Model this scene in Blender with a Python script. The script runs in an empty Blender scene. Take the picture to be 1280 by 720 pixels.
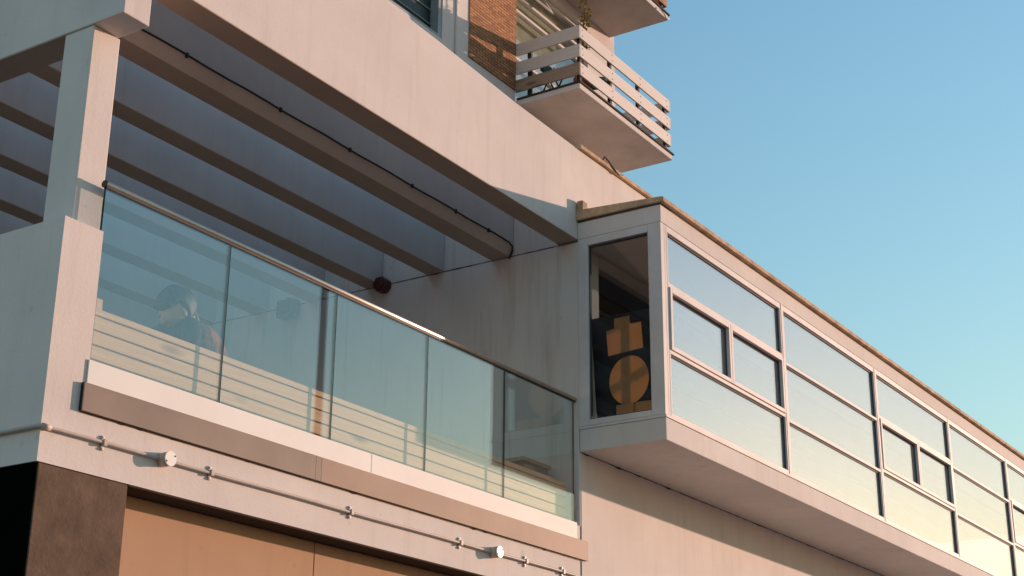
import bpy, bmesh, math, random
from mathutils import Vector, Matrix
random.seed(7)
scene = bpy.context.scene
col = scene.collection

# ------------------------------------------------------------------ camera
S = 0.67                                  # metres per modelling unit
EYE = 1.6
def W(x, y, z):
    return Vector((x*S, y*S, EYE + (z - EYE)*S))

cam_d = bpy.data.cameras.new('camera')
cam = bpy.data.objects.new('camera', cam_d); col.objects.link(cam)
scene.camera = cam
F_PX, YAW, PITCH, ROLL = 1905.9, math.radians(57.0107), math.radians(20.0100), math.radians(0.4791)
cam_d.sensor_width = 36.0; cam_d.sensor_fit = 'HORIZONTAL'
cam_d.lens = 36.0*F_PX/1280.0
cam_d.clip_start = 0.05; cam_d.clip_end = 5000
_d = Vector((math.sin(YAW)*math.cos(PITCH), math.cos(YAW)*math.cos(PITCH), math.sin(PITCH)))
_r = Vector((math.cos(YAW), -math.sin(YAW), 0)); _u = _r.cross(_d)
_r2 = _r*math.cos(ROLL) + _u*math.sin(ROLL); _u2 = -_r*math.sin(ROLL) + _u*math.cos(ROLL)
_m = Matrix((( _r2.x, _u2.x, -_d.x), (_r2.y, _u2.y, -_d.y), (_r2.z, _u2.z, -_d.z))).to_4x4()
_m.translation = W(0, -10, EYE)
cam.matrix_world = _m

# ------------------------------------------------------------------ sky, sun, exposure
SUN = Vector((2.36, -1.0, 0.404)).normalized()      # towards the sun
world = bpy.data.worlds.new('World'); scene.world = world
world.use_nodes = True
wn = world.node_tree.nodes; wl = world.node_tree.links
wn.clear()
sky = wn.new('ShaderNodeTexSky'); sky.sky_type = 'NISHITA'; sky.sun_disc = False
sky.sun_elevation = math.asin(SUN.z)
sky.sun_rotation = math.atan2(SUN.x, SUN.y)
sky.altitude = 0; sky.air_density = 2.0; sky.dust_density = 0.35; sky.ozone_density = 6.0
bg = wn.new('ShaderNodeBackground'); bg.inputs['Strength'].default_value = 0.15
wo = wn.new('ShaderNodeOutputWorld')
tint = wn.new('ShaderNodeMix'); tint.data_type = 'RGBA'; tint.blend_type = 'MULTIPLY'
tint.inputs[0].default_value = 1.0; tint.inputs[7].default_value = (1.20, .985, .835, 1)   # the air's own colour, the same all over
wl.new(sky.outputs[0], tint.inputs[6]); wl.new(tint.outputs[2], bg.inputs[0]); wl.new(bg.outputs[0], wo.inputs[0])
sun_d = bpy.data.lights.new('sun', 'SUN'); sun_d.energy = 2.3; sun_d.angle = math.radians(0.53)
sun_d.color = (1.0, 0.635, 0.475)
sun_o = bpy.data.objects.new('sun', sun_d); col.objects.link(sun_o)
sun_o.rotation_euler = (-SUN).to_track_quat('-Z', 'Y').to_euler()
sun_o.location = (30, -40, 30)
vs = scene.view_settings
vs.view_transform = 'Standard'; vs.look = 'None'; vs.gamma = 1.0; vs.use_curve_mapping = False
vs.exposure = 1.2

# ------------------------------------------------------------------ materials
def new_mat(name):
    m = bpy.data.materials.new(name); m.use_nodes = True
    n = m.node_tree.nodes; n.clear()
    out = n.new('ShaderNodeOutputMaterial')
    return m, n, m.node_tree.links, out

def noise(n, l, vec, scale, detail=4, rough=0.55):
    t = n.new('ShaderNodeTexNoise'); t.inputs['Scale'].default_value = scale
    t.inputs['Detail'].default_value = detail; t.inputs['Roughness'].default_value = rough
    l.new(vec, t.inputs['Vector']); return t.outputs['Fac']

def ramp(n, l, fac, p0, c0, p1, c1):
    r = n.new('ShaderNodeValToRGB')
    r.color_ramp.elements[0].position = p0; r.color_ramp.elements[1].position = p1
    r.color_ramp.elements[0].color = (*c0, 1) if len(c0) == 3 else c0
    r.color_ramp.elements[1].color = (*c1, 1) if len(c1) == 3 else c1
    l.new(fac, r.inputs[0]); return r.outputs[0]

def mixc(n, l, fac, a, b, mode='MIX'):
    x = n.new('ShaderNodeMix'); x.data_type = 'RGBA'; x.blend_type = mode
    for s, v in ((x.inputs[0], fac), (x.inputs[6], a), (x.inputs[7], b)):
        if hasattr(v, 'links'): l.new(v, s)
        elif isinstance(v, (int, float)): s.default_value = v
        else: s.default_value = (*v, 1)
    return x.outputs[2]

def mapping(n, l, vec, scale):
    mp = n.new('ShaderNodeMapping'); mp.inputs['Scale'].default_value = scale
    l.new(vec, mp.inputs['Vector']); return mp.outputs[0]

def stucco(name, color, dark=0.86, rough=0.85, bump=0.25, grain=45, stain=0.5, stain_col=None, spots=0.25, blot=1.1):
    """painted plaster: blotches, faint vertical run-off streaks, specks, fine relief"""
    m, n, l, out = new_mat(name)
    geo = n.new('ShaderNodeNewGeometry'); pos = geo.outputs['Position']
    b = n.new('ShaderNodeBsdfPrincipled'); b.inputs['Roughness'].default_value = rough
    b.inputs['Specular IOR Level'].default_value = 0.25
    dk = tuple(c*dark for c in color)
    blot_c = ramp(n, l, noise(n, l, pos, blot, 6, .62), .3, dk, .7, color)
    st = noise(n, l, mapping(n, l, pos, (5.0, 5.0, .35)), 1.6, 5, .65)
    stf = ramp(n, l, st, .52, (0, 0, 0), .78, (1, 1, 1))
    mul = n.new('ShaderNodeMath'); mul.operation = 'MULTIPLY'; mul.inputs[1].default_value = stain
    l.new(stf, mul.inputs[0])
    sc = stain_col or tuple(c*f for c, f in zip(color, (.72, .66, .60)))
    c1 = mixc(n, l, mul.outputs[0], blot_c, sc)
    sp = ramp(n, l, noise(n, l, pos, 9.0, 3, .5), .69, (0, 0, 0), .74, (1, 1, 1))
    m2 = n.new('ShaderNodeMath'); m2.operation = 'MULTIPLY'; m2.inputs[1].default_value = spots
    l.new(sp, m2.inputs[0])
    c2 = mixc(n, l, m2.outputs[0], c1, tuple(c*.55 for c in color))
    l.new(c2, b.inputs['Base Color'])
    bp = n.new('ShaderNodeBump'); bp.inputs['Strength'].default_value = bump; bp.inputs['Distance'].default_value = .006
    h = n.new('ShaderNodeMath'); h.operation = 'ADD'
    l.new(noise(n, l, pos, grain, 4, .6), h.inputs[0]); l.new(noise(n, l, pos, 3.5, 3, .5), h.inputs[1])
    l.new(h.outputs[0], bp.inputs['Height']); l.new(bp.outputs[0], b.inputs['Normal'])
    l.new(b.outputs[0], out.inputs[0]); return m

def plain(name, color, rough=0.6, metal=0.0, vary=0.15, scale=6.0, bump=0.0, spec=0.4):
    m, n, l, out = new_mat(name)
    geo = n.new('ShaderNodeNewGeometry')
    b = n.new('ShaderNodeBsdfPrincipled'); b.inputs['Roughness'].default_value = rough
    b.inputs['Metallic'].default_value = metal; b.inputs['Specular IOR Level'].default_value = spec
    nz = noise(n, l, geo.outputs['Position'], scale, 5, .6)
    l.new(ramp(n, l, nz, .3, tuple(c*(1-vary) for c in color), .7, tuple(min(1, c*(1+vary*.5)) for c in color)), b.inputs['Base Color'])
    if bump:
        bp = n.new('ShaderNodeBump'); bp.inputs['Strength'].default_value = bump; bp.inputs['Distance'].default_value = .004
        l.new(noise(n, l, geo.outputs['Position'], scale*6, 3), bp.inputs['Height']); l.new(bp.outputs[0], b.inputs['Normal'])
    l.new(b.outputs[0], out.inputs[0]); return m

def wood(name, c_light, c_dark, axis='X', rough=0.65, knots=True):
    m, n, l, out = new_mat(name)
    geo = n.new('ShaderNodeNewGeometry'); oi = n.new('ShaderNodeObjectInfo')
    vadd = n.new('ShaderNodeVectorMath'); vadd.operation = 'ADD'
    vs_ = n.new('ShaderNodeVectorMath'); vs_.operation = 'SCALE'; vs_.inputs['Scale'].default_value = 9.0
    cx = n.new('ShaderNodeCombineXYZ')
    for i in range(3): l.new(oi.outputs['Random'], cx.inputs[i])
    l.new(cx.outputs[0], vs_.inputs[0]); l.new(geo.outputs['Position'], vadd.inputs[0]); l.new(vs_.outputs[0], vadd.inputs[1])
    sc = {'X': (.9, 14, 22), 'Y': (14, .9, 22), 'Z': (14, 14, .9)}[axis]
    g = noise(n, l, mapping(n, l, vadd.outputs[0], sc), 2.2, 6, .65)
    c = ramp(n, l, g, .3, c_dark, .65, c_light)
    if knots:
        sk = {'X': (1.6, 3, 5), 'Y': (3, 1.6, 5), 'Z': (4, 4, 1.6)}[axis]
        v = n.new('ShaderNodeTexVoronoi'); v.inputs['Scale'].default_value = 1.0
        l.new(mapping(n, l, vadd.outputs[0], sk), v.inputs['Vector'])
        kf = ramp(n, l, v.outputs['Distance'], .07, (1, 1, 1), .24, (0, 0, 0))
        c = mixc(n, l, kf, c, tuple(x*.45 for x in c_dark))
    b = n.new('ShaderNodeBsdfPrincipled'); b.inputs['Roughness'].default_value = rough
    l.new(c, b.inputs['Base Color'])
    bp = n.new('ShaderNodeBump'); bp.inputs['Strength'].default_value = .2; bp.inputs['Distance'].default_value = .003
    l.new(g, bp.inputs['Height']); l.new(bp.outputs[0], b.inputs['Normal'])
    l.new(b.outputs[0], out.inputs[0]); return m

def glass(name, tint, ior=1.5, rough=0.0, dirt=0.0, dirt_col=(.6, .6, .55), refl=(.95, .97, 1)):
    """thin architectural glass: tinted see-through plus Fresnel mirror, a film of dirt"""
    m, n, l, out = new_mat(name)
    tr = n.new('ShaderNodeBsdfTransparent'); tr.inputs[0].default_value = (*tint, 1)
    gl = n.new('ShaderNodeBsdfGlossy'); gl.inputs['Roughness'].default_value = rough
    gl.inputs[0].default_value = (*refl, 1)
    # Schlick reflectance from the angle to the surface, the same on both faces of the pane
    f0 = ((ior - 1)/(ior + 1))**2
    ge = n.new('ShaderNodeNewGeometry')
    dt = n.new('ShaderNodeVectorMath'); dt.operation = 'DOT_PRODUCT'
    l.new(ge.outputs['Normal'], dt.inputs[0]); l.new(ge.outputs['Incoming'], dt.inputs[1])
    def mth(op, a, b):
        x = n.new('ShaderNodeMath'); x.operation = op
        for k, q in enumerate((a, b)):
            if hasattr(q, 'links'): l.new(q, x.inputs[k])
            else: x.inputs[k].default_value = q
        return x.outputs[0]
    ab = n.new('ShaderNodeMath'); ab.operation = 'ABSOLUTE'; l.new(dt.outputs['Value'], ab.inputs[0])
    om = mth('SUBTRACT', 1.0, ab.outputs[0]); p5 = mth('POWER', om, 5.0)
    fac = mth('ADD', mth('MULTIPLY', p5, 1.0 - f0), f0)
    mx = n.new('ShaderNodeMixShader')
    l.new(fac, mx.inputs[0]); l.new(tr.outputs[0], mx.inputs[1]); l.new(gl.outputs[0], mx.inputs[2])
    res = mx.outputs[0]
    if dirt:
        geo = n.new('ShaderNodeNewGeometry')
        df = n.new('ShaderNodeBsdfDiffuse'); df.inputs[0].default_value = (*dirt_col, 1)
        nz = noise(n, l, mapping(n, l, geo.outputs['Position'], (2, 2, 1.2)), 1.3, 5, .6)
        f = ramp(n, l, nz, .3, (dirt*.5,)*3, .75, (dirt*1.4,)*3)
        mx2 = n.new('ShaderNodeMixShader'); l.new(f, mx2.inputs[0]); l.new(res, mx2.inputs[1]); l.new(df.outputs[0], mx2.inputs[2])
        res = mx2.outputs[0]
    l.new(res, out.inputs[0]); return m

def brick_mat(name):
    m, n, l, out = new_mat(name)
    geo = n.new('ShaderNodeNewGeometry')
    sep = n.new('ShaderNodeSeparateXYZ'); l.new(geo.outputs['Position'], sep.inputs[0])
    cx = n.new('ShaderNodeCombineXYZ'); l.new(sep.outputs[0], cx.inputs[0]); l.new(sep.outputs[2], cx.inputs[1])
    t = n.new('ShaderNodeTexBrick'); l.new(cx.outputs[0], t.inputs['Vector'])
    t.inputs['Scale'].default_value = 1.0; t.inputs['Brick Width'].default_value = .17; t.inputs['Row Height'].default_value = .052
    t.inputs['Mortar Size'].default_value = .007; t.inputs['Mortar Smooth'].default_value = .2; t.inputs['Bias'].default_value = -.1
    t.inputs['Color1'].default_value = (.50, .23, .10, 1); t.inputs['Color2'].default_value = (.27, .105, .05, 1)
    t.inputs['Mortar'].default_value = (.10, .06, .04, 1)
    nz = noise(n, l, mapping(n, l, geo.outputs['Position'], (3.5, 3.5, 9)), 2.0, 4, .6)
    c = mixc(n, l, ramp(n, l, nz, .50, (0, 0, 0), .80, (.6, .6, .6)), t.outputs['Color'], (.50, .26, .10))
    b = n.new('ShaderNodeBsdfPrincipled'); b.inputs['Roughness'].default_value = .9
    l.new(c, b.inputs['Base Color'])
    bp = n.new('ShaderNodeBump'); bp.inputs['Strength'].default_value = .6; bp.inputs['Distance'].default_value = .01; bp.invert = True
    l.new(t.outputs['Fac'], bp.inputs['Height']); l.new(bp.outputs[0], b.inputs['Normal'])
    l.new(b.outputs[0], out.inputs[0]); return m

def translucent(name, color):
    m, n, l, out = new_mat(name)
    t = n.new('ShaderNodeBsdfTranslucent'); t.inputs[0].default_value = (*color, 1)
    d = n.new('ShaderNodeBsdfDiffuse'); d.inputs[0].default_value = (*color, 1)
    mx = n.new('ShaderNodeMixShader'); mx.inputs[0].default_value = .6
    l.new(d.outputs[0], mx.inputs[1]); l.new(t.outputs[0], mx.inputs[2]); l.new(mx.outputs[0], out.inputs[0]); return m

def plaid(name):
    m, n, l, out = new_mat(name)
    geo = n.new('ShaderNodeNewGeometry')
    nz = noise(n, l, mapping(n, l, geo.outputs['Position'], (14, 5, 4)), 1.7, 3, .5)
    c = ramp(n, l, nz, .42, (.05, .055, .075), .58, (.36, .10, .075))
    b = n.new('ShaderNodeBsdfPrincipled'); b.inputs['Roughness'].default_value = .9
    l.new(c, b.inputs['Base Color']); l.new(b.outputs[0], out.inputs[0]); return m

M = {}
M['wall'] = stucco('painted_plaster', (.755, .70, .675), stain=.42)
M['wall_tower'] = stucco('tower_plaster', (.755, .70, .685), stain=.35)
M['beam'] = stucco('beam_paint', (.62, .62, .63), stain=.35, spots=.12)
M['end'] = stucco('end_wall_paint', (.80, .73, .69), stain=.5, stain_col=(.42, .30, .23))
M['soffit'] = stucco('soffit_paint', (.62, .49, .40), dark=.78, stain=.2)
M['brown'] = stucco('brown_render', (.165, .108, .074), dark=.50, bump=.5, stain=.55, stain_col=(.085, .055, .038), spots=.5, blot=5.0)
M['tan'] = stucco('tan_panel', (.50, .315, .20), dark=.9, bump=.1, stain=.35)
M['black'] = plain('black_cladding', (.003, .003, .003), .95, spec=0.0)
M['white_panel'] = plain('white_panel', (.84, .83, .81), .6, vary=.05, scale=2, spec=.2)
M['channel'] = plain('weathered_steel_channel', (.235, .185, .155), .62, metal=.0, vary=.25, scale=1.4, spec=.3)
M['channel_b'] = plain('sky_warmed_steel_channel', (.32, .225, .165), .62, metal=.0, vary=.25, scale=1.0, spec=.3)  # more orange base: warm sky reflection put into the colour
M['frame'] = plain('white_window_frame', (.72, .68, .67), .6, vary=.12, scale=3, spec=.15)
M['frame_in'] = plain('dark_bead_and_shade', (.05, .06, .07), .6)
M['cap'] = stucco('weathered_coping', (.78, .53, .34), dark=.42, bump=.9, stain=.5, stain_col=(.20, .15, .11), spots=.6, blot=4.5)
M['pane'] = glass('bay_glazing', (.80, .86, .88), ior=4.2, dirt=.03, dirt_col=(.74, .68, .64), refl=(.97, .945, .99))
M['pane_clear'] = glass('end_glazing', (.92, .95, .95), ior=1.35)
M['pane_tower'] = glass('tower_glazing', (.85, .88, .86), ior=2.0)
M['rail_glass'] = glass('tinted_balustrade_glass', (.93, .97, .975), ior=2.08, dirt=.006, refl=(.90, 1, 1))
M['glass_edge'] = plain('green_glass_edge', (.008, .05, .042), .4, spec=.1)
M['steel'] = plain('brushed_rail_steel', (.80, .64, .53), .40, metal=1.0, vary=.1)
M['steel_dark'] = plain('dark_rail_slot', (.05, .04, .035), .5, metal=.5)
M['galv'] = plain('painted_conduit', (.50, .43, .38), .5, metal=.0, vary=.15, spec=.35)
M['box_white'] = plain('white_junction_box', (.82, .82, .82), .4, vary=.05)
M['pine'] = wood('pine_board', (.96, .58, .34), (.80, .45, .25), 'X')
M['pine_v'] = wood('pine_post', (.50, .31, .17), (.38, .22, .11), 'Z')
M['bronze'] = plain('dark_bronze_post', (.085, .065, .055), .5, metal=.3)
M['red'] = plain('dark_red_plastic', (.085, .012, .012), .4, spec=.5)
M['bluegrey'] = plain('blue_grey_plastic', (.10, .15, .17), .5)
M['cable'] = plain('black_cable', (.018, .018, .02), .5)
M['brick'] = brick_mat('orange_brick')
M['board_white'] = wood('white_painted_board', (.72, .66, .62), (.62, .56, .52), 'X', .6, knots=False)
M['board_white_y'] = wood('white_painted_side_board', (.72, .66, .62), (.62, .56, .52), 'Y', .6, knots=False)
M['board_brown'] = wood('bare_brown_board', (.40, .28, .21), (.27, .18, .13), 'Y', .7)
M['board_orange'] = wood('orange_brown_board', (.48, .26, .12), (.33, .16, .07), 'X', .7)
M['dark_metal'] = plain('dark_post_metal', (.03, .028, .028), .5, metal=.3)
M['mat'] = plain('bitumen_edge', (.045, .035, .03), .9)
M['green'] = plain('dark_green_canvas', (.012, .075, .055), .7)
M['leaf'] = plain('yellow_green_leaf', (.33, .26, .05), .7, vary=.4, scale=30)
M['stem'] = plain('brown_stem', (.11, .06, .03), .8)
M['terracotta'] = plain('terracotta', (.36, .15, .08), .8)
M['blackboard'] = plain('black_board', (.012, .013, .016), .6)
M['paper'] = translucent('tan_paper', (.80, .50, .26))
M['curtain'] = plain('pale_curtain_and_reflection', (.70, .66, .54), .9)
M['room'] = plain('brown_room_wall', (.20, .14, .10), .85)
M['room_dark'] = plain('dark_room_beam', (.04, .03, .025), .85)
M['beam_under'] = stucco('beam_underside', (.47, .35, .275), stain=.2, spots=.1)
M['dark_soffit'] = plain('dark_brown_soffit', (.055, .040, .030), .9, spec=.1)
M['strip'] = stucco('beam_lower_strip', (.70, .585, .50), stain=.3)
M['concrete'] = plain('grey_terrace_floor', (.46, .42, .38), .9, vary=.2)
M['paving'] = plain('street_paving', (.22, .18, .15), .9, vary=.25, scale=.6, bump=.3)
M['skin'] = plain('skin', (.50, .29, .20), .55, vary=.05)
M['hair'] = plain('black_hair', (.012, .011, .012), .45, vary=.4, scale=60, bump=.5)
M['navy'] = plain('dark_navy_cloth', (.028, .036, .055), .9, vary=.3, scale=20)
M['plaid'] = plaid('red_dark_plaid_cloth')
M['trousers'] = plain('dark_trousers', (.04, .04, .05), .9)
M['sign_white'] = plain('white_print', (.62, .66, .66), .5, vary=.04)
M['sign_dark'] = plain('dark_sign_board', (.075, .085, .09), .5)
M['louvre'] = plain('dark_louvre', (.03, .045, .045), .45)
M['louvre_edge'] = plain('pale_louvre_edge', (.28, .34, .34), .5)
M['frame_blue'] = plain('blue_grey_window_frame', (.30, .35, .38), .5)

# ------------------------------------------------------------------ builders
WLOC = {}                                  # world location of every object
def link(o, parent, loc):
    col.objects.link(o); WLOC[o.name] = Vector(loc)
    if parent is not None:
        o.parent = parent; o.location = Vector(loc) - WLOC[parent.name]
    else:
        o.location = loc
    return o

def tag(o, label=None, cat=None, group=None, kind=None):
    if label: o['label'] = label
    if cat: o['category'] = cat
    if group: o['group'] = group
    if kind: o['kind'] = kind
    return o

def thing(name, loc, label, cat, group=None):
    e = bpy.data.objects.new(name, None); e.empty_display_size = .2
    link(e, None, loc); return tag(e, label, cat, group)

def obj(name, verts, faces, mat, parent=None, bevel=0.0, smooth=False, mats=None, fmat=None, base=False):
    vs_ = [Vector(v) for v in verts]
    lo = Vector([min(v[i] for v in vs_) for i in range(3)]); hi = Vector([max(v[i] for v in vs_) for i in range(3)])
    c = (lo + hi)/2
    if base: c.z = lo.z
    me = bpy.data.meshes.new(name)
    me.from_pydata([v - c for v in vs_], [], faces)
    for mm in (mats or [mat]): me.materials.append(mm)
    if fmat:
        for p_, k in zip(me.polygons, fmat): p_.material_index = k
    bm = bmesh.new(); bm.from_mesh(me)
    bmesh.ops.recalc_face_normals(bm, faces=bm.faces[:])
    if bevel:
        eds = [e for e in bm.edges if len(e.link_faces) == 2 and e.calc_face_angle(0) > .5]
        bmesh.ops.bevel(bm, geom=eds, offset=bevel, segments=2, affect='EDGES', profile=.5, clamp_overlap=True)
    bm.to_mesh(me); bm.free()
    if smooth:
        for p_ in me.polygons: p_.use_smooth = True
    o = bpy.data.objects.new(name, me)
    return link(o, parent, c)

BOXF = [(0,1,3,2),(4,6,7,5),(0,4,5,1),(2,3,7,6),(0,2,6,4),(1,5,7,3)]
def boxv(x, y, z, f=W):
    return [f(a, b, c) for a in x for b in y for c in z]
def box(name, x, y, z, mat, parent=None, bevel=0.004, f=W, **k):
    return obj(name, boxv(x, y, z, f), BOXF, mat, parent, bevel, **k)

def boxes(name, lst, mat, parent=None, f=W, **k):
    v, fc = [], []
    for x, y, z in lst:
        n0 = len(v); v += boxv(x, y, z, f); fc += [tuple(i + n0 for i in q) for q in BOXF]
    return obj(name, v, fc, mat, parent, **k)

def prism_xz(name, poly, y0, y1, mat, parent=None, bevel=0.004, f=W, **k):
    n = len(poly); v = [f(a, y0, b) for a, b in poly] + [f(a, y1, b) for a, b in poly]
    fc = [tuple(range(n)), tuple(range(2*n-1, n-1, -1))] + [(i, (i+1) % n, n+(i+1) % n, n+i) for i in range(n)]
    return obj(name, v, fc, mat, parent, bevel, **k)
def prism_yz(name, poly, x0, x1, mat, parent=None, bevel=0.004, f=W, **k):
    n = len(poly); v = [f(x0, a, b) for a, b in poly] + [f(x1, a, b) for a, b in poly]
    fc = [tuple(range(n)), tuple(range(2*n-1, n-1, -1))] + [(i, (i+1) % n, n+(i+1) % n, n+i) for i in range(n)]
    return obj(name, v, fc, mat, parent, bevel, **k)

def tube_geo(pts, rads, seg=12, cap=True):
    pts = [Vector(p) for p in pts]; v, fc = [], []
    if not isinstance(rads, (list, tuple)): rads = [rads]*len(pts)
    prev = None
    for i, p in enumerate(pts):
        t = (pts[min(i+1, len(pts)-1)] - pts[max(i-1, 0)]).normalized()
        if prev is None:
            a = Vector((0, 0, 1)) if abs(t.z) < .9 else Vector((1, 0, 0))
            n_ = (a - t*a.dot(t)).normalized()
        else:
            n_ = (prev - t*prev.dot(t)).normalized()
        prev = n_; b_ = t.cross(n_)
        for k in range(seg):
            an = 2*math.pi*k/seg
            v.append(p + (n_*math.cos(an) + b_*math.sin(an))*rads[i])
    for i in range(len(pts)-1):
        for k in range(seg):
            fc.append((i*seg+k, i*seg+(k+1) % seg, (i+1)*seg+(k+1) % seg, (i+1)*seg+k))
    if cap:
        fc.append(tuple(range(seg-1, -1, -1))); fc.append(tuple(range((len(pts)-1)*seg, len(pts)*seg)))
    return v, fc
def tube(name, pts, rads, mat, parent=None, seg=12, **k):
    v, fc = tube_geo(pts, rads, seg)
    o = obj(name, v, fc, mat, parent, **k)
    for p_ in o.data.polygons: p_.use_smooth = len(p_.vertices) == 4
    return o

# ================================================================== SETTING
g = 900
ground = obj('ground', [(-g, -g, 0), (g, -g, 0), (g, g, 0), (-g, g, 0)], [(0, 1, 2, 3)], M['paving'])
tag(ground, 'pale street paving below the building', None, kind='structure')

# ================================================================== LOW WHITE BUILDING WITH ROOF TERRACE
XB = 17.08
bld = thing('terrace_building', W(8.6, 0.3, -0.788), 'pale pink plaster building with open beamed terrace behind the glass railing', 'building')
# front band and pier
prism_xz('front_wall', [(8.215, 4.54), (17.105, 4.54), (17.105, 5.50), (8.66, 5.50), (8.66, 6.735), (8.215, 6.735)], 0, .30, M['wall'], bld, 0)
box('parapet_wall', (8.215, 8.50), (.30, 9.5), (4.54, 6.735), M['wall'], bld, 0)
box('right_wall', (17.11, 46), (-.008, .35), (-.788, 6.49), M['wall'], bld, .004)
box('terrace_floor', (8.50, 17.07), (.302, 9.5), (4.60, 4.80), M['concrete'], bld, .0)
box('end_wall', (XB, 17.34), (.0, 9.5), (4.81, 9.492), M['end'], bld, .004)
box('upper_end_wall', (XB + .008, 17.34), (.33, 9.5), (9.506, 10.85), M['end'], bld, .004)
box('back_wall', (8.2, 17.07), (9.51, 9.8), (4.5, 10.9), M['end'], bld, 0)
prism_xz('fascia', [(8.755, 9.53), (46, 9.53), (46, 10.93), (17.1, 10.93), (15.46, 10.96), (13.66, 11.05), (8.755, 11.20)], 0, .326, M['wall'], bld, .005)
box('inner_pier', (17.342, 17.66), (.003, .30), (6.752, 9.49), M['wall'], bld, 0)
box('recess_ceiling', (9.25, 17.10), (.006, .297), (4.524, 4.538), M['dark_soffit'], bld, 0)  # near-black brown plate under the front band
box('coping', (17.10, 46), (-.05, .36), (10.935, 11.0), M['cap'], bld, .008)
# the flat roof behind the right part
box('flat_roof', (17.36, 46), (.33, 12), (10.3, 10.6), M['concrete'], bld, 0)
# beams
BT = 10.5
for i in range(8):
    y0 = 1.144 + 1.14*i
    if i == 0:
        bmo = prism_yz('beam', [(y0, 9.51), (y0 + .29, 9.51), (y0 + .29, BT), (y0 - .075, BT), (y0 - .075, 9.665)], 8.725, XB - .002, M['beam'], bld, .004)
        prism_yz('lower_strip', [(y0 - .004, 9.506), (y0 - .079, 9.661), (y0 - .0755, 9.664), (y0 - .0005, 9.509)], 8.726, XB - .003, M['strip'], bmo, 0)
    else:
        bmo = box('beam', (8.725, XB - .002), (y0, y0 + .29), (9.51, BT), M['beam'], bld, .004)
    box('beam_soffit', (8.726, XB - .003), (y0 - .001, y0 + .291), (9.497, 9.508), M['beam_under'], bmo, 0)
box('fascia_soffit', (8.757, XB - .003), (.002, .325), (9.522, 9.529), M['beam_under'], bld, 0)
prism_yz('side_beam', [(-.255, 8.775), (9.5, 8.775), (9.5, 10.6), (-.255, 10.6)], 8.395, 8.72, M['wall'], bld, .006)
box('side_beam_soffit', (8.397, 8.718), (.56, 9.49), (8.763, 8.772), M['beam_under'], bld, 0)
box('column', (8.412, 8.745), (.15, .54), (6.55, 8.772), M['wall'], bld, .008)
# ground floor
box('brown_pier', (8.245, 9.245), (.012, .62), (-.788, 4.538), M['brown'], bld, .006)
box('black_side_wall', (8.228, 8.243), (.02, 9.5), (-.788, 4.536), M['black'], bld, 0)
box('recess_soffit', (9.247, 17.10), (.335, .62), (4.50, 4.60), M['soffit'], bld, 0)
for a, b in ((9.25, 12.14), (12.15, 14.60), (14.61, 17.10)):
    box('door_panel', (a, b), (.30, .33), (-.788, 4.5225), M['tan'], bld, .004)
# room behind the bay
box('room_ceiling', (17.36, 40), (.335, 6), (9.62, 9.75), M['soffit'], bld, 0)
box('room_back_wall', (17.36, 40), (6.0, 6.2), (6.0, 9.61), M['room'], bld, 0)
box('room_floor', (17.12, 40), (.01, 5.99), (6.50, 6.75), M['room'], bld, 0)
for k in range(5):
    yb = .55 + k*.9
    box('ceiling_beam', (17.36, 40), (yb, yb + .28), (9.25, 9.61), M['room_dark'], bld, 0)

# ================================================================== BAY WINDOW
def WB(x, y, z):                           # the bay's head rises very slightly along its length
    return W(x, y, z + .0072*(x - XB)*min(1, max(0, (z - 6.8)/2.72)))
bay = thing('bay_window', W(17.2, -1.2, 6.49), 'long white glazed box projecting over the plaster wall', 'bay window')
BX1 = 46
YB = -1.30
box('floor_band', (XB - .004, BX1), (YB, -.012), (6.49, 6.79), M['wall'], bay, .006, f=WB)
box('sill_strip', (XB - .012, BX1), (YB - .012, -.010), (6.793, 6.828), M['frame'], bay, .002, f=WB)
box('head_band', (XB - .004, BX1), (YB, -.004), (9.522, 9.785), M['wall'], bay, .005, f=WB)
prism_yz('roof_coping', [(YB - .07, 9.790), (-.004, 9.802), (-.004, 9.955), (YB - .03, 9.868), (YB - .07, 9.858)], XB - .05, BX1, M['cap'], bay, .006, f=WB)
box('coping_joint', (XB - .012, XB + .3), (YB - .010, -.006), (9.770, 9.786), M['frame_in'], bay, 0, f=WB)
box('coping_upstand', (XB - .05, XB + .10), (-.11, -.014), (9.93, 10.09), M['cap'], bay, .01)
box('bay_ceiling', (XB + .12, BX1), (YB + .12, -.008), (9.45, 9.515), M['soffit'], bay, 0, f=WB)
# end window: frame made of four members around one pane
ef = boxes('end_frame', [((XB - .006, XB + .10), (-.158, -.004), (6.832, 9.518)), ((XB - .006, XB + .10), (-1.296, -1.098), (6.832, 9.518)),
           ((XB - .006, XB + .10), (-1.096, -.160), (9.408, 9.518)), ((XB - .006, XB + .10), (-1.096, -.160), (6.832, 6.912))], M['frame'], bay, bevel=.003)
boxes('inner_bead', [((XB + .03, XB + .07), (-.176, -.160), (6.914, 9.406)), ((XB + .03, XB + .07), (-1.096, -1.082), (6.914, 9.406)),
      ((XB + .03, XB + .07), (-1.08, -.178), (9.385, 9.406)), ((XB + .03, XB + .07), (-1.08, -.178), (6.914, 6.930))], M['frame_in'], ef)
box('pane', (XB + .05, XB + .058), (-1.081, -.177), (6.931, 9.384), M['pane_clear'], ef, 0)
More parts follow.
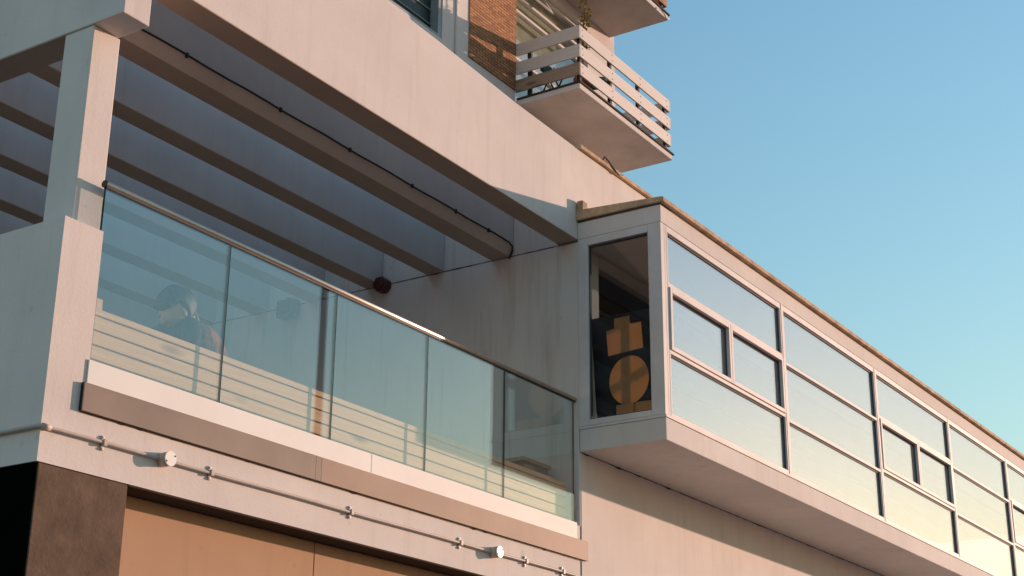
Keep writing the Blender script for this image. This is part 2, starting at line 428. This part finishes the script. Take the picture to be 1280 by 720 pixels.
# long face
mul = [17.19, 21.13, 25.24, 29.35, 33.36, 37.4, 41.4]
GY = YB + .048                             # glass plane
box('corner_post', (XB + .102, 17.235), (YB + .004, YB + .13), (6.832, 9.518), M['frame'], bay, .003, f=WB)
def frame_bar(x, z, par, y=(YB + .002, YB + .12), name='frame_bar'):
    return box(name, x, y, z, M['frame'], par, .002, f=WB)
def pane(x, z, par):
    box('pane', x, (GY, GY + .01), z, M['pane'], par, 0, f=WB)
    boxes('reveal_shade', [((x[0], x[1]), (GY - .014, GY - .002), (z[1] - .016, z[1])), ((x[1] - .016, x[1]), (GY - .016, GY - .002), (z[0], z[1] - .018))], M['frame_in'], par, f=WB)  # dark strips standing in for reveal shade, top and right edge only
for k in range(6):
    x0, x1 = mul[k] + (.036 if k else .048), mul[k+1] - .036
    w = boxes('window', [((x0, x1), (YB + .003, YB + .12), (9.43, 9.518)), ((x0, x1), (YB + .003, YB + .12), (6.832, 6.885))], M['frame'], bay, f=WB, bevel=.002)
    frame_bar((x1 + .002, x1 + .070), (6.832, 9.518), w, (YB - .004, YB + .125), 'mullion')
    frame_bar((x0, x0 + .036), (6.887, 9.428), w, name='jamb'); frame_bar((x1 - .036, x1), (6.887, 9.428), w, name='jamb')
    a, b = x0 + .038, x1 - .038
    if k % 2 == 0:
        za, zb = 7.70, 8.64
        frame_bar((a, b), (zb, zb + .055), w, name='transom'); frame_bar((a, b), (za, za + .05), w, name='transom')
        pane((a, b), (zb + .057, 9.427), w); pane((a, b), (6.888, za - .002), w)
        mid = (a + b)/2
        for c, d in ((a + .004, mid - .006), (mid + .006, b - .004)):
            lo, hi = za + .054, zb - .004
            boxes('sash', [((c, c + .058), (YB - .018, YB + .07), (lo, hi)), ((d - .058, d), (YB - .018, YB + .07), (lo, hi)),
                  ((c + .059, d - .059), (YB - .018, YB + .07), (hi - .068, hi)), ((c + .059, d - .059), (YB - .018, YB + .07), (lo, lo + .058))], M['frame'], w, f=WB, bevel=.002)
            pane((c + .060, d - .060), (lo + .059, hi - .069), w)
    else:
        za, zb = 7.66, 8.56
        frame_bar((a, b), (zb, zb + .046), w, name='transom'); frame_bar((a, b), (za, za + .046), w, name='transom')
        pane((a, b), (zb + .048, 9.427), w); pane((a, b), (za + .048, zb - .002), w); pane((a, b), (6.888, za - .002), w)
box('end_return', (45.8, 46), (YB + .13, -.02), (6.83, 9.44), M['frame'], bay, 0, f=WB)

# grime along the joints
def grime(name, p0, p1, n_, rmin, rmax, par):
    pts = [W(*[p0[i] + (p1[i] - p0[i])*k/n_ for i in range(3)]) for k in range(n_ + 1)]
    rd = [random.uniform(rmin, rmax)*(2.2 if random.random() < .12 else 1)*S for _ in pts]
    return tube(name, pts, rd, M['grime'], par, 6)
M['grime'] = plain('dark_joint_grime', (.10, .065, .045), .95, vary=.4, scale=12, spec=.1)
grime('joint_grime', (17.13, -.010, 6.489), (34, -.010, 6.489), 170, .002, .011, bay)
grime('joint_grime', (XB - .001, .40, 9.499), (XB - .001, 7.5, 9.499), 70, .002, .009, bld)
grime('joint_grime', (8.62, -.004, 5.052), (17.2, -.004, 5.052), 110, .002, .008, bld)
# the sign board behind the end pane
sb = thing('sign_board', W(17.42, -.6, 6.832), 'black board with tan jar shape and disc inside bay end window', 'sign')
def ngon(name, pts, x0, x1, mat, par):
    return prism_yz(name, pts, x0, x1, mat, par, 0)
disc = [(-.590 + .308*math.cos(t*math.pi/24), 7.482 + .345*math.sin(t*math.pi/24)) for t in range(48)]
jar = [(-.272, 7.86), (-.242, 8.237), (-.368, 8.253), (-.37, 8.394), (-.62, 8.401), (-.626, 8.28), (-.796, 8.28), (-.822, 7.896)]
# the black sheet is cut out round the shapes so the sun glows through the paper
def sheet_with_holes():
    bm = bmesh.new(); x = 17.40
    def loop(pts):
        vs2 = [bm.verts.new(W(x, *p_)) for p_ in pts]
        return [bm.edges.new((vs2[i], vs2[(i+1) % len(vs2)])) for i in range(len(vs2))]
    ed = loop([(-.02, 7.02), (-.02, 8.44), (-1.14, 8.44), (-1.14, 7.02)]) + loop(disc) + loop(jar)
    bmesh.ops.triangle_fill(bm, use_beauty=True, edges=ed)
    vs2 = [v.co.copy() for v in bm.verts]; bm.verts.index_update()
    fc = [tuple(v.index for v in f_.verts) for f_ in bm.faces]; bm.free()
    n0 = len(vs2); off = Vector((.012, 0, 0))
    v2 = vs2 + [v + off for v in vs2]
    return v2, fc + [tuple(i + n0 for i in reversed(f_)) for f_ in fc]
v_, f_ = sheet_with_holes()
obj('black_sheet', v_, f_, M['blackboard'], sb)
ngon('paper_disc', disc, 17.4185, 17.422, M['paper'], sb)
ngon('paper_jar', jar, 17.4185, 17.422, M['paper'], sb)
for a, b in ((-.10, -.04), (-1.12, -1.06)): box('stand_leg', (17.40, 17.43), (a, b), (6.832, 7.02), M['blackboard'], sb, 0)
boxes('support_bar', [((17.46, 17.50), (-.62, -.50), (6.832, 8.44))], M['blackboard'], sb)
cu = prism_yz('curtain', [(-.03, 8.40), (-.03, 6.84), (-.17, 6.84), (-.12, 7.1), (-.045, 8.40)], 17.30, 17.34, M['curtain'], None, 0)
tag(cu, 'narrow pale curtain edge hanging beside the black sign board', 'curtain')
for a, b, lb in ((-.74, -.48, 'small tan box on the sill directly below the sign disc'), (-1.02, -.77, 'small tan box on the sill beside the bay corner post')):
    tag(box('cardboard_box', (17.24, 17.36), (a, b), (6.832, 7.10), M['paper'], None, .004), lb, 'box', 'boxes on the bay window sill')

# ================================================================== GLASS BALUSTRADE
bal = thing('glass_balustrade', W(12.8, 0.02, 5.06), 'frameless blue-green glass railing with steel handrail on white base', 'railing')
XJ = [8.668, 10.33, 12.006, 13.69, 15.33, 17.02]
GV = [(0,1,3,2),(4,6,7,5),(0,4,5,1),(2,3,7,6),(0,2,6,4),(1,5,7,3)]
for a, b in zip(XJ[:-1], XJ[1:]):
    v = boxv((a + .006, b - .006), (.045, .066), (5.45, 7.19))
    obj('glass_pane', v, GV, None, bal, 0, mats=[M['rail_glass'], M['glass_edge']], fmat=[1, 1, 0, 0, 1, 1])
for a in XJ[1:-1]:
    box('joint_seal', (a - .0055, a + .0055), (.047, .064), (5.50, 7.185), M['glass_edge'], bal, 0)
hr = tube('handrail', [W(8.672, .055, 7.218), W(17.066, .055, 7.218)], .032*S, M['steel'], bal, 20)
box('rail_slot', (8.674, 17.06), (.036, .075), (7.176, 7.196), M['steel_dark'], hr, 0)
tube('end_cap', [W(8.655, .055, 7.216), W(8.673, .055, 7.216)], .036*S, M['cable'], hr, 20)
for a, b in ((8.640, 12.632), (12.640, 16.985)):
    box('base_panel', (a, b), (-.016, -.002), (5.314, 5.527), M['white_panel'], bal, .002)
box('base_shoe', (8.665, 17.0), (.0, .11), (5.502, 5.524), M['steel_dark'], bal, 0)
for a, b in ((8.602, 11.70), (11.702, 11.79), (11.792, 17.225)):
    box('steel_channel', (a, b), (-.038, -.004), (5.058, 5.310), M['channel' if a < 11.75 else 'channel_b'], bal, .0015)
box('channel_end', (8.592, 8.600), (-.039, -.002), (5.060, 5.308), M['cable'], bal, 0)
box('channel_shadow_strip', (8.602, 17.2), (-.010, -.003), (5.046, 5.056), M['steel_dark'], bal, 0)  # dark strip drawn in place of the shadow line under the channel

# ================================================================== THINGS ON THE TERRACE
ts = thing('timber_screen', W(12.9, .17, 4.80), 'low pine board screen standing directly behind the glass railing', 'screen')
for z0, z1 in ((6.020, 6.078), (5.882, 6.004), (5.746, 5.866), (5.612, 5.730), (5.478, 5.596)):
    box('board', (8.80, 17.0), (.155, .182), (z0, z1), M['pine'], ts, .002)
for x in (8.83, 10.27, 11.9, 13.45, 15.0, 16.9):
    box('post', (x, x + .07), (.186, .25), (4.80, 6.07 if x > 9 else 6.19), M['pine'], ts, .002)

# tall lamp post across the street: seen as a dark bar mirrored in the second glass pane
LPX, LPY = 21.2, -7.95
lp = thing('street_lamp', W(LPX, LPY, -.788), 'tall dark street lamp mirrored as a bar in the glass railing', 'street lamp')
tube('pole', [W(LPX, LPY, -.788), W(LPX, LPY, 3.0), W(LPX, LPY, 14.6)], [.12*S, .085*S, .065*S], M['bronze'], lp, 16)
tube('arm', [W(LPX, LPY, 14.5), W(LPX + .05, LPY - .5, 14.75), W(LPX + .1, LPY - 1.4, 14.85)], .04*S, M['bronze'], lp, 10)
box('lamp_head', (LPX - .05, LPX + .25), (LPY - 2.2, LPY - 1.35), (14.78, 14.93), M['bluegrey'], lp, .01)
tube('base_collar', [W(LPX, LPY, -.788), W(LPX, LPY, .2)], .17*S, M['bronze'], lp, 16)

cab = thing('cabinet', W(16.8, .7, 4.80), 'small grey cabinet with timber top by terrace end wall', 'cabinet')
box('body', (16.35, 16.98), (.42, .98), (4.80, 6.27), M['bluegrey'], cab, .006)
box('timber_top', (16.31, 17.0), (.38, 1.02), (6.272, 6.325), M['pine_v'], cab, .004)
box('timber_front', (16.36, 16.62), (.405, .418), (5.3, 6.24), M['pine_v'], cab, .002)

def sounder(name, y, z, r, mat, label):
    t = thing(name, W(XB, y, z), label, 'alarm')
    pts = [(y + r*math.cos(math.pi/8 + k*math.pi/4), z + r*math.sin(math.pi/8 + k*math.pi/4)) for k in range(8)]
    prism_yz('back_box', pts, XB - .16, XB - .003, mat, t, .012)
    pts2 = [(y + .8*r*math.cos(math.pi/8 + k*math.pi/4), z + .8*r*math.sin(math.pi/8 + k*math.pi/4)) for k in range(8)]
    prism_yz('grille', pts2, XB - .19, XB - .162, mat, t, .006)
sounder('alarm_sounder', 3.36, 9.47, .125, M['red'], 'dark red alarm sounder on the end wall under a beam')
fl = thing('wall_speaker', W(XB, 5.17, 9.26), 'blue-grey box unit on the end wall seen through the second pane', 'speaker')
box('housing', (XB - .20, XB - .004), (5.02, 5.36), (9.27, 9.56), M['bluegrey'], fl, .02)
box('grille', (XB - .215, XB - .201), (5.06, 5.32), (9.31, 9.52), M['sign_dark'], fl, .004)
box('bracket', (XB - .12, XB - .004), (5.14, 5.24), (9.562, 9.60), M['dark_metal'], fl, .003)

# cable along the first beam
cb = thing('beam_cable', W(12.9, 1.06, 9.67), 'thin black cable clipped along the front beam and down its end', 'cable')
path = [W(8.73, 1.055, 9.655)]
for k in range(1, 24):
    path.append(W(8.73 + 8.15*k/24, 1.053, 9.665 + .006*math.sin(k*1.7)))
path += [W(16.95, 1.05, 9.66), W(17.03, 1.055, 9.63), W(17.06, 1.075, 9.56), W(17.062, 1.11, 9.50), W(17.062, 1.13, 9.47)]
tube('cable_run', path, .012*S, M['cable'], cb, 8)
for x in (10.45, 12.0, 13.3, 14.6, 15.6, 16.4):
    box('cable_clip', (x, x + .03), (1.038, 1.068), (9.635, 9.69), M['cable'], cb, .002)

# conduit on the front band
cd = thing('conduit', W(12, -.03, 4.80), 'galvanised conduit with two round boxes along the pink front band', 'conduit')
ZC = 4.832
pp = [W(8.185, 9.0, ZC + .01), W(8.185, .02, ZC), W(8.19, -.012, ZC), W(8.215, -.030, ZC), W(8.26, -.030, ZC)]
tube('side_pipe', pp, .019*S, M['galv'], cd, 10)
tube('pipe', [W(8.262, -.030, ZC)] + [W(8.3 + k*.5, -.030, ZC + .003*math.sin(k*1.3)) for k in range(23)], .016*S, M['galv'], cd, 12)
tube('elbow_sleeve', [W(8.205, -.030, ZC), W(8.29, -.030, ZC)], .027*S, M['galv'], cd, 10)
for x in (8.888, 10.217, 11.28, 12.311, 14.32, 15.725, 16.6):
    if x == 11.28: continue
    c_ = boxes('saddle_clip', [((x - .018, x + .018), (-.055, -.001), (ZC - .028, ZC + .028)), ((x - .018, x + .018), (-.014, -.001), (ZC - .065, ZC + .065))], M['galv'], cd, bevel=.001)
    for s_ in (-1, 1):
        tube('screw', [W(x, -.024, ZC + s_*.05), W(x, -.010, ZC + s_*.05)], .010*S, M['box_white'], c_, 8)
for x in (9.607, 15.018):
    j = tube('junction_box', [W(x, -.105, ZC), W(x, -.001, ZC)], .066*S, M['galv'], cd, 28)
    tube('box_lid', [W(x, -.118, ZC), W(x, -.106, ZC)], .070*S, M['box_white'], j, 28)
    for s_ in (-1, 1):
        tube('lid_screw', [W(x + s_*.05, -.122, ZC + s_*.03), W(x + s_*.05, -.117, ZC + s_*.03)], .008*S, M['dark_metal'], j, 6)

# ================================================================== APARTMENT TOWER
YU = 7.78
tow = thing('apartment_tower', W(24, YU + 3, -.788), 'tall pale apartment block with brick panel and slatted balconies behind', 'building')
TX0, TX1 = 12.0, 32.42
box('wall', (TX0, 24.42), (YU, 16), (-.788, 18.50), M['wall_tower'], tow, 0)
box('wall', (24.422, 27.455), (YU, 16), (-.788, 34), M['wall_tower'], tow, 0)
box('wall', (27.457, TX1), (YU, 16), (-.788, 18.24), M['wall_tower'], tow, 0)
box('wall', (27.457, TX1), (YU + .5, 16), (18.242, 34), M['wall_tower'], tow, 0)
box('wall', (TX0, 24.418), (YU, 16), (21.9, 34), M['wall_tower'], tow, 0)
box('wall', (TX0, 19.8), (YU, 16), (18.502, 21.898), M['wall_tower'], tow, 0)
box('corner_wall', (30.95, TX1), (YU, YU + .498), (18.242, 34), M['wall_tower'], tow, .004)
box('lintel', (27.457, 30.948), (YU, YU + .498), (21.92, 22.60), M['wall_tower'], tow, .004)
box('brick_panel', (25.46, 27.452), (YU - .025, YU - .002), (18.53, 34), M['brick'], tow, .004)
tube('drain_pipe', [W(24.93, YU - .022, 10.7), W(24.93, YU - .022, 34)], .024*S, M['wall_tower'], tow, 12)
# louvred window
lw = box('window', (19.8, 24.418), (YU + .25, YU + .30), (18.502, 21.898), M['louvre'], tow, 0)
boxes('window_frame', [((24.29, 24.416), (YU + .02, YU + .24), (18.504, 21.896)), ((19.8, 24.288), (YU + .02, YU + .24), (18.504, 18.58))], M['frame_blue'], lw)
for k in range(9):
    z = 18.86 + .36*k
    box('louvre_blade', (19.82, 24.28), (YU + .215, YU + .245), (z, z + .022), M['louvre_edge'], lw, 0)
# balcony window
bw = box('window', (27.46, 30.945), (YU + .40, YU + .44), (18.30, 21.915), M['curtain'], tow, 0)  # beige backing, stands in for the balcony soffit reflected in the glass
box('pane', (27.465, 30.94), (YU + .20, YU + .21), (18.30, 21.91), M['pane_tower'], bw, 0)
for z in (18.28, 19.55, 20.88, 21.30, 21.84):
    box('frame_rail', (27.461, 30.944), (YU + .13, YU + .26), (z, z + .07), M['frame'], bw, .003)
for x in (27.461, 30.87):
    box('frame_stile', (x, x + .075), (YU + .132, YU + .262), (18.36, 21.83), M['frame'], bw, .003)
# open top-hung sash
def tilt(x, y, z, zt=21.80, ang=math.radians(30)):
    dz = z - zt; yy = y - (YU + .12)
    return W(x, YU + .12 + yy*math.cos(ang) + dz*math.sin(ang), zt + dz*math.cos(ang) - yy*math.sin(ang))
boxes('open_sash', [((27.56, 27.63), (YU + .09, YU + .13), (21.22, 21.80)), ((28.86, 28.93), (YU + .09, YU + .13), (21.22, 21.80)),
      ((27.632, 28.858), (YU + .09, YU + .13), (21.73, 21.80)), ((27.632, 28.858), (YU + .09, YU + .13), (21.22, 21.29))], M['frame'], bw, f=tilt)
box('sash_pane', (27.632, 28.858), (YU + .105, YU + .112), (21.29, 21.73), M['pane_tower'], bw, 0, f=tilt)

def balcony(z, full, mats):
    mf, ms, ms3 = mats
    bl = box('balcony', (27.47, 32.17), (6.0, YU - .003), (z + .008, z + .145), M['wall_tower'], tow, .006)
    box('slab_soffit', (27.475, 32.165), (6.004, YU - .006), (z, z + .0065), M['soffit_w'], bl, 0)
    boxes('edge_strip', [((27.44, 32.22), (5.965, 6.03), (z + .147, z + .19)), ((27.44, 27.50), (6.032, YU - .05), (z + .147, z + .19)), ((32.16, 32.22), (6.032, YU - .05), (z + .147, z + .19))], M['mat'], bl)
    box('deck', (27.502, 32.158), (6.032, YU - .05), (z + .147, z + .17), M['concrete'], bl, 0)
    for k, (a, b) in enumerate(((1.34, 1.665), (.84, 1.165), (.36, .685))):
        front = box('front_board', (27.50, 32.06), (5.985, 6.03), (z + a, z + b), mf, bl, .004)
        box('side_board', (27.452, 27.498), (5.985, YU - .01), (z + a, z + b), ms3 if k == 2 else ms, bl, .004)
        box('side_board', (32.062, 32.105), (5.985, YU - .01), (z + a, z + b), ms, bl, .004)
        if full:
            for xs in (27.60, 29.04, 30.48, 31.92):
                for dz in (.25, .75):
                    tube('bolt', [W(xs, 5.975, z + a + (b - a)*dz), W(xs, 5.986, z + a + (b - a)*dz)], .016*S, M['galv'], front, 6)
    for x in (27.54, 28.985, 30.42, 31.87):
        box('post', (x, x + .09), (6.033, 6.11), (z + .172, z + 1.65), M['dark_metal'], bl, .002)
    for xx in (27.50, 31.985):
        box('post', (xx, xx + .075), (7.36, 7.46), (z + .172, z + 1.65), M['dark_metal'], bl, .002)
    return bl
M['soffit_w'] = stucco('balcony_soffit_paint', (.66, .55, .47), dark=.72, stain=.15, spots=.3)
b1 = balcony(18.13, True, (M['board_white'], M['board_white_y'], M['board_brown']))
b2 = balcony(22.22, False, (M['board_orange'], M['board_orange'], M['board_orange']))
tube('line_hook', [W(31.6, 5.96, 22.30), W(31.68, 5.86, 22.12), W(31.75, 5.84, 22.02), W(31.84, 5.80, 22.05)], .018*S, M['frame'], b2, 6)

# things on the lower balcony
pl = thing('potted_plant', W(28.15, 6.32, 18.30), 'tall thin yellow-green plant rising above the slatted balcony corner', 'plant')
v, fc = tube_geo([W(28.15, 6.32, 18.30), W(28.15, 6.32, 18.75)], [.16*S, .22*S], 16); obj('pot', v, fc, M['terracotta'], pl)
stp = [W(28.15, 6.32, 18.75), W(28.17, 6.30, 19.4), W(28.13, 6.27, 20.0), W(28.17, 6.25, 20.6), W(28.24, 6.25, 21.0)]
tube('stem', stp, [.02*S, .017*S, .014*S, .012*S, .006*S], M['stem'], pl, 6)
v, fc = [], []
for k in range(150):
    t = random.random()
    if t < .62: zc = random.uniform(20.2, 21.2); sp = .075
    else: zc = random.uniform(19.2, 20.1); sp = .10
    c = W(28.18 + random.gauss(0, sp), 6.27 + random.gauss(0, sp*.7), zc)
    a = random.uniform(0, 6.28); e = random.uniform(-.8, .8); ln = random.uniform(.035, .075)
    d = Vector((math.cos(a)*math.cos(e), math.sin(a)*math.cos(e), math.sin(e))); s_ = d.cross(Vector((.3, .2, 1))).normalized()*ln*.42
    n0 = len(v); up = Vector((0, 0, ln*.12))
    v += [c, c + d*ln*.5 + s_ + up, c + d*ln, c + d*ln*.5 - s_ + up]; fc += [(n0, n0+1, n0+2, n0+3)]
obj('leaves', v, fc, M['leaf'], pl)
us = thing('garden_parasol', W(28.9, 6.45, 18.30), 'folded dark green parasol leaning inside the slatted balcony', 'parasol')
v, fc = tube_geo([W(28.6, 6.5, 18.75), W(29.1, 6.42, 19.1), W(29.6, 6.36, 19.42)], [.05*S, .17*S, .05*S], 10); obj('canopy', v, fc, M['green'], us)
tube('pole', [W(27.98, 6.6, 18.30), W(29.75, 6.335, 19.53)], .02*S, M['frame'], us, 8)
ck = thing('balcony_chair', W(27.85, 7.0, 18.30), 'small green folding chair behind the side boards of balcony', 'chair')
for x in (27.62, 28.07):
    tube('leg', [W(x, 6.75, 18.30), W(x, 7.15, 19.15)], .02*S, M['green'], ck, 6)
    tube('leg', [W(x, 7.15, 18.30), W(x, 6.78, 18.95)], .02*S, M['green'], ck, 6)
box('seat', (27.60, 28.09), (6.74, 7.14), (18.86, 18.90), M['green'], ck, .003)
box('backrest', (27.60, 28.09), (7.12, 7.17), (18.98, 19.25), M['green'], ck, .003)
kx = thing('wooden_crate', W(28.5, 7.2, 18.30), 'rough brown wooden crate on the slatted balcony floor', 'crate')
for k in range(3):
    z = 18.30 + .12*k
    box('slat', (28.30, 28.7), (7.05, 7.075), (z, z + .09), M['board_orange'], kx, .002)
    box('slat', (28.30, 28.7), (7.50, 7.525), (z, z + .09), M['board_orange'], kx, .002)
    box('slat', (28.275, 28.298), (7.05, 7.525), (z, z + .09), M['board_brown'], kx, .002)
# loose wire on the coping
wr = tube('loose_wire', [W(17.75, -.035, 11.0), W(17.80, -.05, 11.07), W(17.9, -.06, 11.03), W(18.05, -.062, 10.97), W(18.2, -.065, 10.93), W(18.32, -.058, 10.98), W(18.4, -.03, 11.0)], .011*S, M['cable'], None, 6)
tag(wr, 'scrap of dark wire lying over the roof edge coping', 'wire')

# ================================================================== PERSON (seated, bent forward, seen through the first pane)
H = W(10.272, .70, 6.60)
def hp(dx, dy, dz): return H + Vector((dx, dy, dz))
per = thing('person', Vector((H.x + .35, H.y + .02, W(0, 0, 4.80).z)), 'person in dark plaid jacket bending forward behind the first glass pane', 'person')
def skin_obj(name, nodes, edges, mat, parent, root=0, sub=2):
    c = Vector((0, 0, 0))
    for p_, r in nodes: c += p_
    c /= len(nodes)
    me = bpy.data.meshes.new(name); me.from_pydata([p_ - c for p_, r in nodes], edges, [])
    me.materials.append(mat)
    o = bpy.data.objects.new(name, me); link(o, parent, c)
    md = o.modifiers.new('skin', 'SKIN'); md.use_smooth_shade = True
    sv = me.skin_vertices[0].data
    for i, (p_, r) in enumerate(nodes):
        rr_ = r if isinstance(r, tuple) else (r, r)
        sv[i].radius = rr_; sv[i].use_root = (i == root)
    sm = o.modifiers.new('sub', 'SUBSURF'); sm.levels = sub; sm.render_levels = sub
    return o
floor_z = W(0, 0, 4.80).z
N = []; E_ = []
def nd(p_, r, par=None):
    N.append((p_, r)); i = len(N) - 1
    if par is not None: E_.append((par, i))
    return i
pel = nd(hp(.42, .0, -.62), .13)
sp1 = nd(hp(.37, .0, -.46), .125, pel)
sp2 = nd(hp(.28, .0, -.30), .12, sp1)
che = nd(hp(.17, .0, -.17), .07, sp2)
nk0 = nd(hp(.135, .0, -.04), .062, che)
nk1 = nd(hp(.095, .0, .005), .055, nk0)
hd1 = nd(hp(.03, .0, .0), (.082, .078), nk1)
hd2 = nd(hp(-.035, .0, -.035), (.078, .072), hd1)
chin = nd(hp(-.075, .0, -.105), (.045, .045), hd2)
for s_ in (-1, 1):
    sh = nd(hp(.03, .16*s_, -.13), .045, che)
    el = nd(hp(-.02, .19*s_, -.38), .042, sh)
    wr_ = nd(hp(-.17, .13*s_, -.50), .030, el)
    pa = nd(hp(-.24, .10*s_, -.52), .036, wr_)
    for k in range(4):
        f1 = nd(hp(-.285, (.125 - .02*k)*s_, -.53), .009, pa)
        f2 = nd(hp(-.32 + .006*abs(k - 1.5), (.125 - .021*k)*s_, -.55), .008, f1)
        nd(hp(-.33 + .006*abs(k - 1.5), (.125 - .021*k)*s_, -.575), .007, f2)
    th = nd(hp(-.255, .055*s_, -.53), .010, pa); nd(hp(-.28, .04*s_, -.55), .009, th)
    hip = nd(hp(.38, .10*s_, -.65), .095, pel)
    kn = nd(hp(-.04, .16*s_, -.64), .065, hip)
    an = nd(hp(.02, .16*s_, floor_z - H.z + .09), .042, kn)
    nd(hp(-.12, .17*s_, floor_z - H.z + .045), .038, an)
body = skin_obj('body', N, E_, M['skin'], per, 0, 2)
# head details
def ellipsoid(name, c, r, mat, par, rot=None, cut=None, bumpy=0.0, seg=24, rings=14):
    v, fc = [], []
    rot = rot or Matrix.Identity(3)
    for i in range(rings + 1):
        th = math.pi*i/rings
        for k in range(seg):
            ph = 2*math.pi*k/seg
            p_ = Vector((math.sin(th)*math.cos(ph), math.sin(th)*math.sin(ph), math.cos(th)))
            if cut: p_ = cut(p_)
            q = Vector((p_.x*r[0], p_.y*r[1], p_.z*r[2]))*(1 + bumpy*math.sin(7*ph + 3*th)*math.sin(5*th + 2*ph))
            v.append(c + rot @ q)
    for i in range(rings):
        for k in range(seg):
            fc.append((i*seg + k, i*seg + (k+1) % seg, (i+1)*seg + (k+1) % seg, (i+1)*seg + k))
    return obj(name, v, fc, mat, par, smooth=True)
fwd = Vector((-.70, .16, -.66)).normalized()             # the way the face looks
lat = Vector((0, 1, 0)); lat = (lat - fwd*lat.dot(fwd)).normalized(); upv = lat.cross(fwd)*-1
if upv.z < 0: upv = -upv
HR = Matrix((( -fwd.x, lat.x, upv.x), (-fwd.y, lat.y, upv.y), (-fwd.z, lat.z, upv.z)))   # local x = back of head
HC = hp(.0, 0, -.01)
ellipsoid('skull', HC, (.108, .085, .122), M['skin'], body, HR)
def face(a, b, c): return HC + HR @ Vector((a, b, c))
def haircut(p_):
    # front of the face stays free: hair shrinks under the skull there
    if p_.x < -.12 and p_.z < .30: return p_*.70
    if p_.z < -.80: return p_*.8
    return p_
ellipsoid('hair', HC + HR @ Vector((.030, 0, .020)), (.150, .112, .142), M['hair'], body, HR, haircut, .05, 40, 26)
ellipsoid('fringe', face(-.058, 0, .080), (.050, .088, .045), M['hair'], body, HR, None, .06)
ellipsoid('nose', face(-.115, 0, -.015), (.024, .014, .028), M['skin'], body, HR)
ellipsoid('mouth', face(-.096, 0, -.066), (.014, .026, .008), M['terracotta'], body, HR)
for s_ in (-1, 1):
    ellipsoid('ear', face(.005, .090*s_, -.020), (.020, .012, .034), M['skin'], body, HR)
    ellipsoid('eye', face(-.094, .034*s_, .012), (.010, .012, .007), M['hair'], body, HR)
# jacket: front navy yoke and sleeves, plaid back
J = []; JE = []
def jn(p_, r, par=None):
    J.append((p_, r)); i = len(J) - 1
    if par is not None: JE.append((par, i))
    return i
a = jn(hp(.42, 0, -.56), .165); b = jn(hp(.36, 0, -.40), .20, a); c = jn(hp(.26, 0, -.25), .205, b); d = jn(hp(.165, 0, -.135), .17, c); jn(hp(.125, 0, -.06), .10, d)
skin_obj('plaid_jacket', J, JE, M['plaid'], per, 0, 2)
J = []; JE = []
d = jn(hp(.09, 0, -.15), .08)
for s_ in (-1, 1):
    sh = jn(hp(.025, .16*s_, -.125), .078, d); el = jn(hp(-.02, .19*s_, -.38), .060, sh); jn(hp(-.14, .13*s_, -.50), .046, el)
skin_obj('navy_sleeves', J, JE, M['navy'], per, 0, 2)
tube('shirt_collar', [hp(.16, -.072, -.05), hp(.135, -.080, -.015), hp(.125, -.03, .035), hp(.125, .03, .035), hp(.135, .080, -.015), hp(.16, .072, -.05)], .006, M['curtain'], per, 8)
J = []; JE = []
a = jn(hp(.42, 0, -.64), .15)
for s_ in (-1, 1):
    h_ = jn(hp(.38, .10*s_, -.66), .115, a); k_ = jn(hp(-.04, .16*s_, -.64), .085, h_); jn(hp(.02, .16*s_, floor_z - H.z + .10), .062, k_)
skin_obj('trousers', J, JE, M['trousers'], per, 0, 2)
st = thing('stool', Vector((H.x + .40, H.y, floor_z)), 'low timber stool under the seated person', 'stool')
zt = H.z - .76
bx = lambda x, y, z: Vector((x, y, z))
box('seat', (H.x + .22, H.x + .58), (H.y - .18, H.y + .18), (zt - .03, zt), M['pine_v'], st, .004, f=bx)
for sx in (.25, .55):
    for sy in (-.15, .15):
        tube('leg', [(H.x + sx, H.y + sy, floor_z), (H.x + sx, H.y + sy, zt - .028)], .018, M['pine_v'], st, 8)
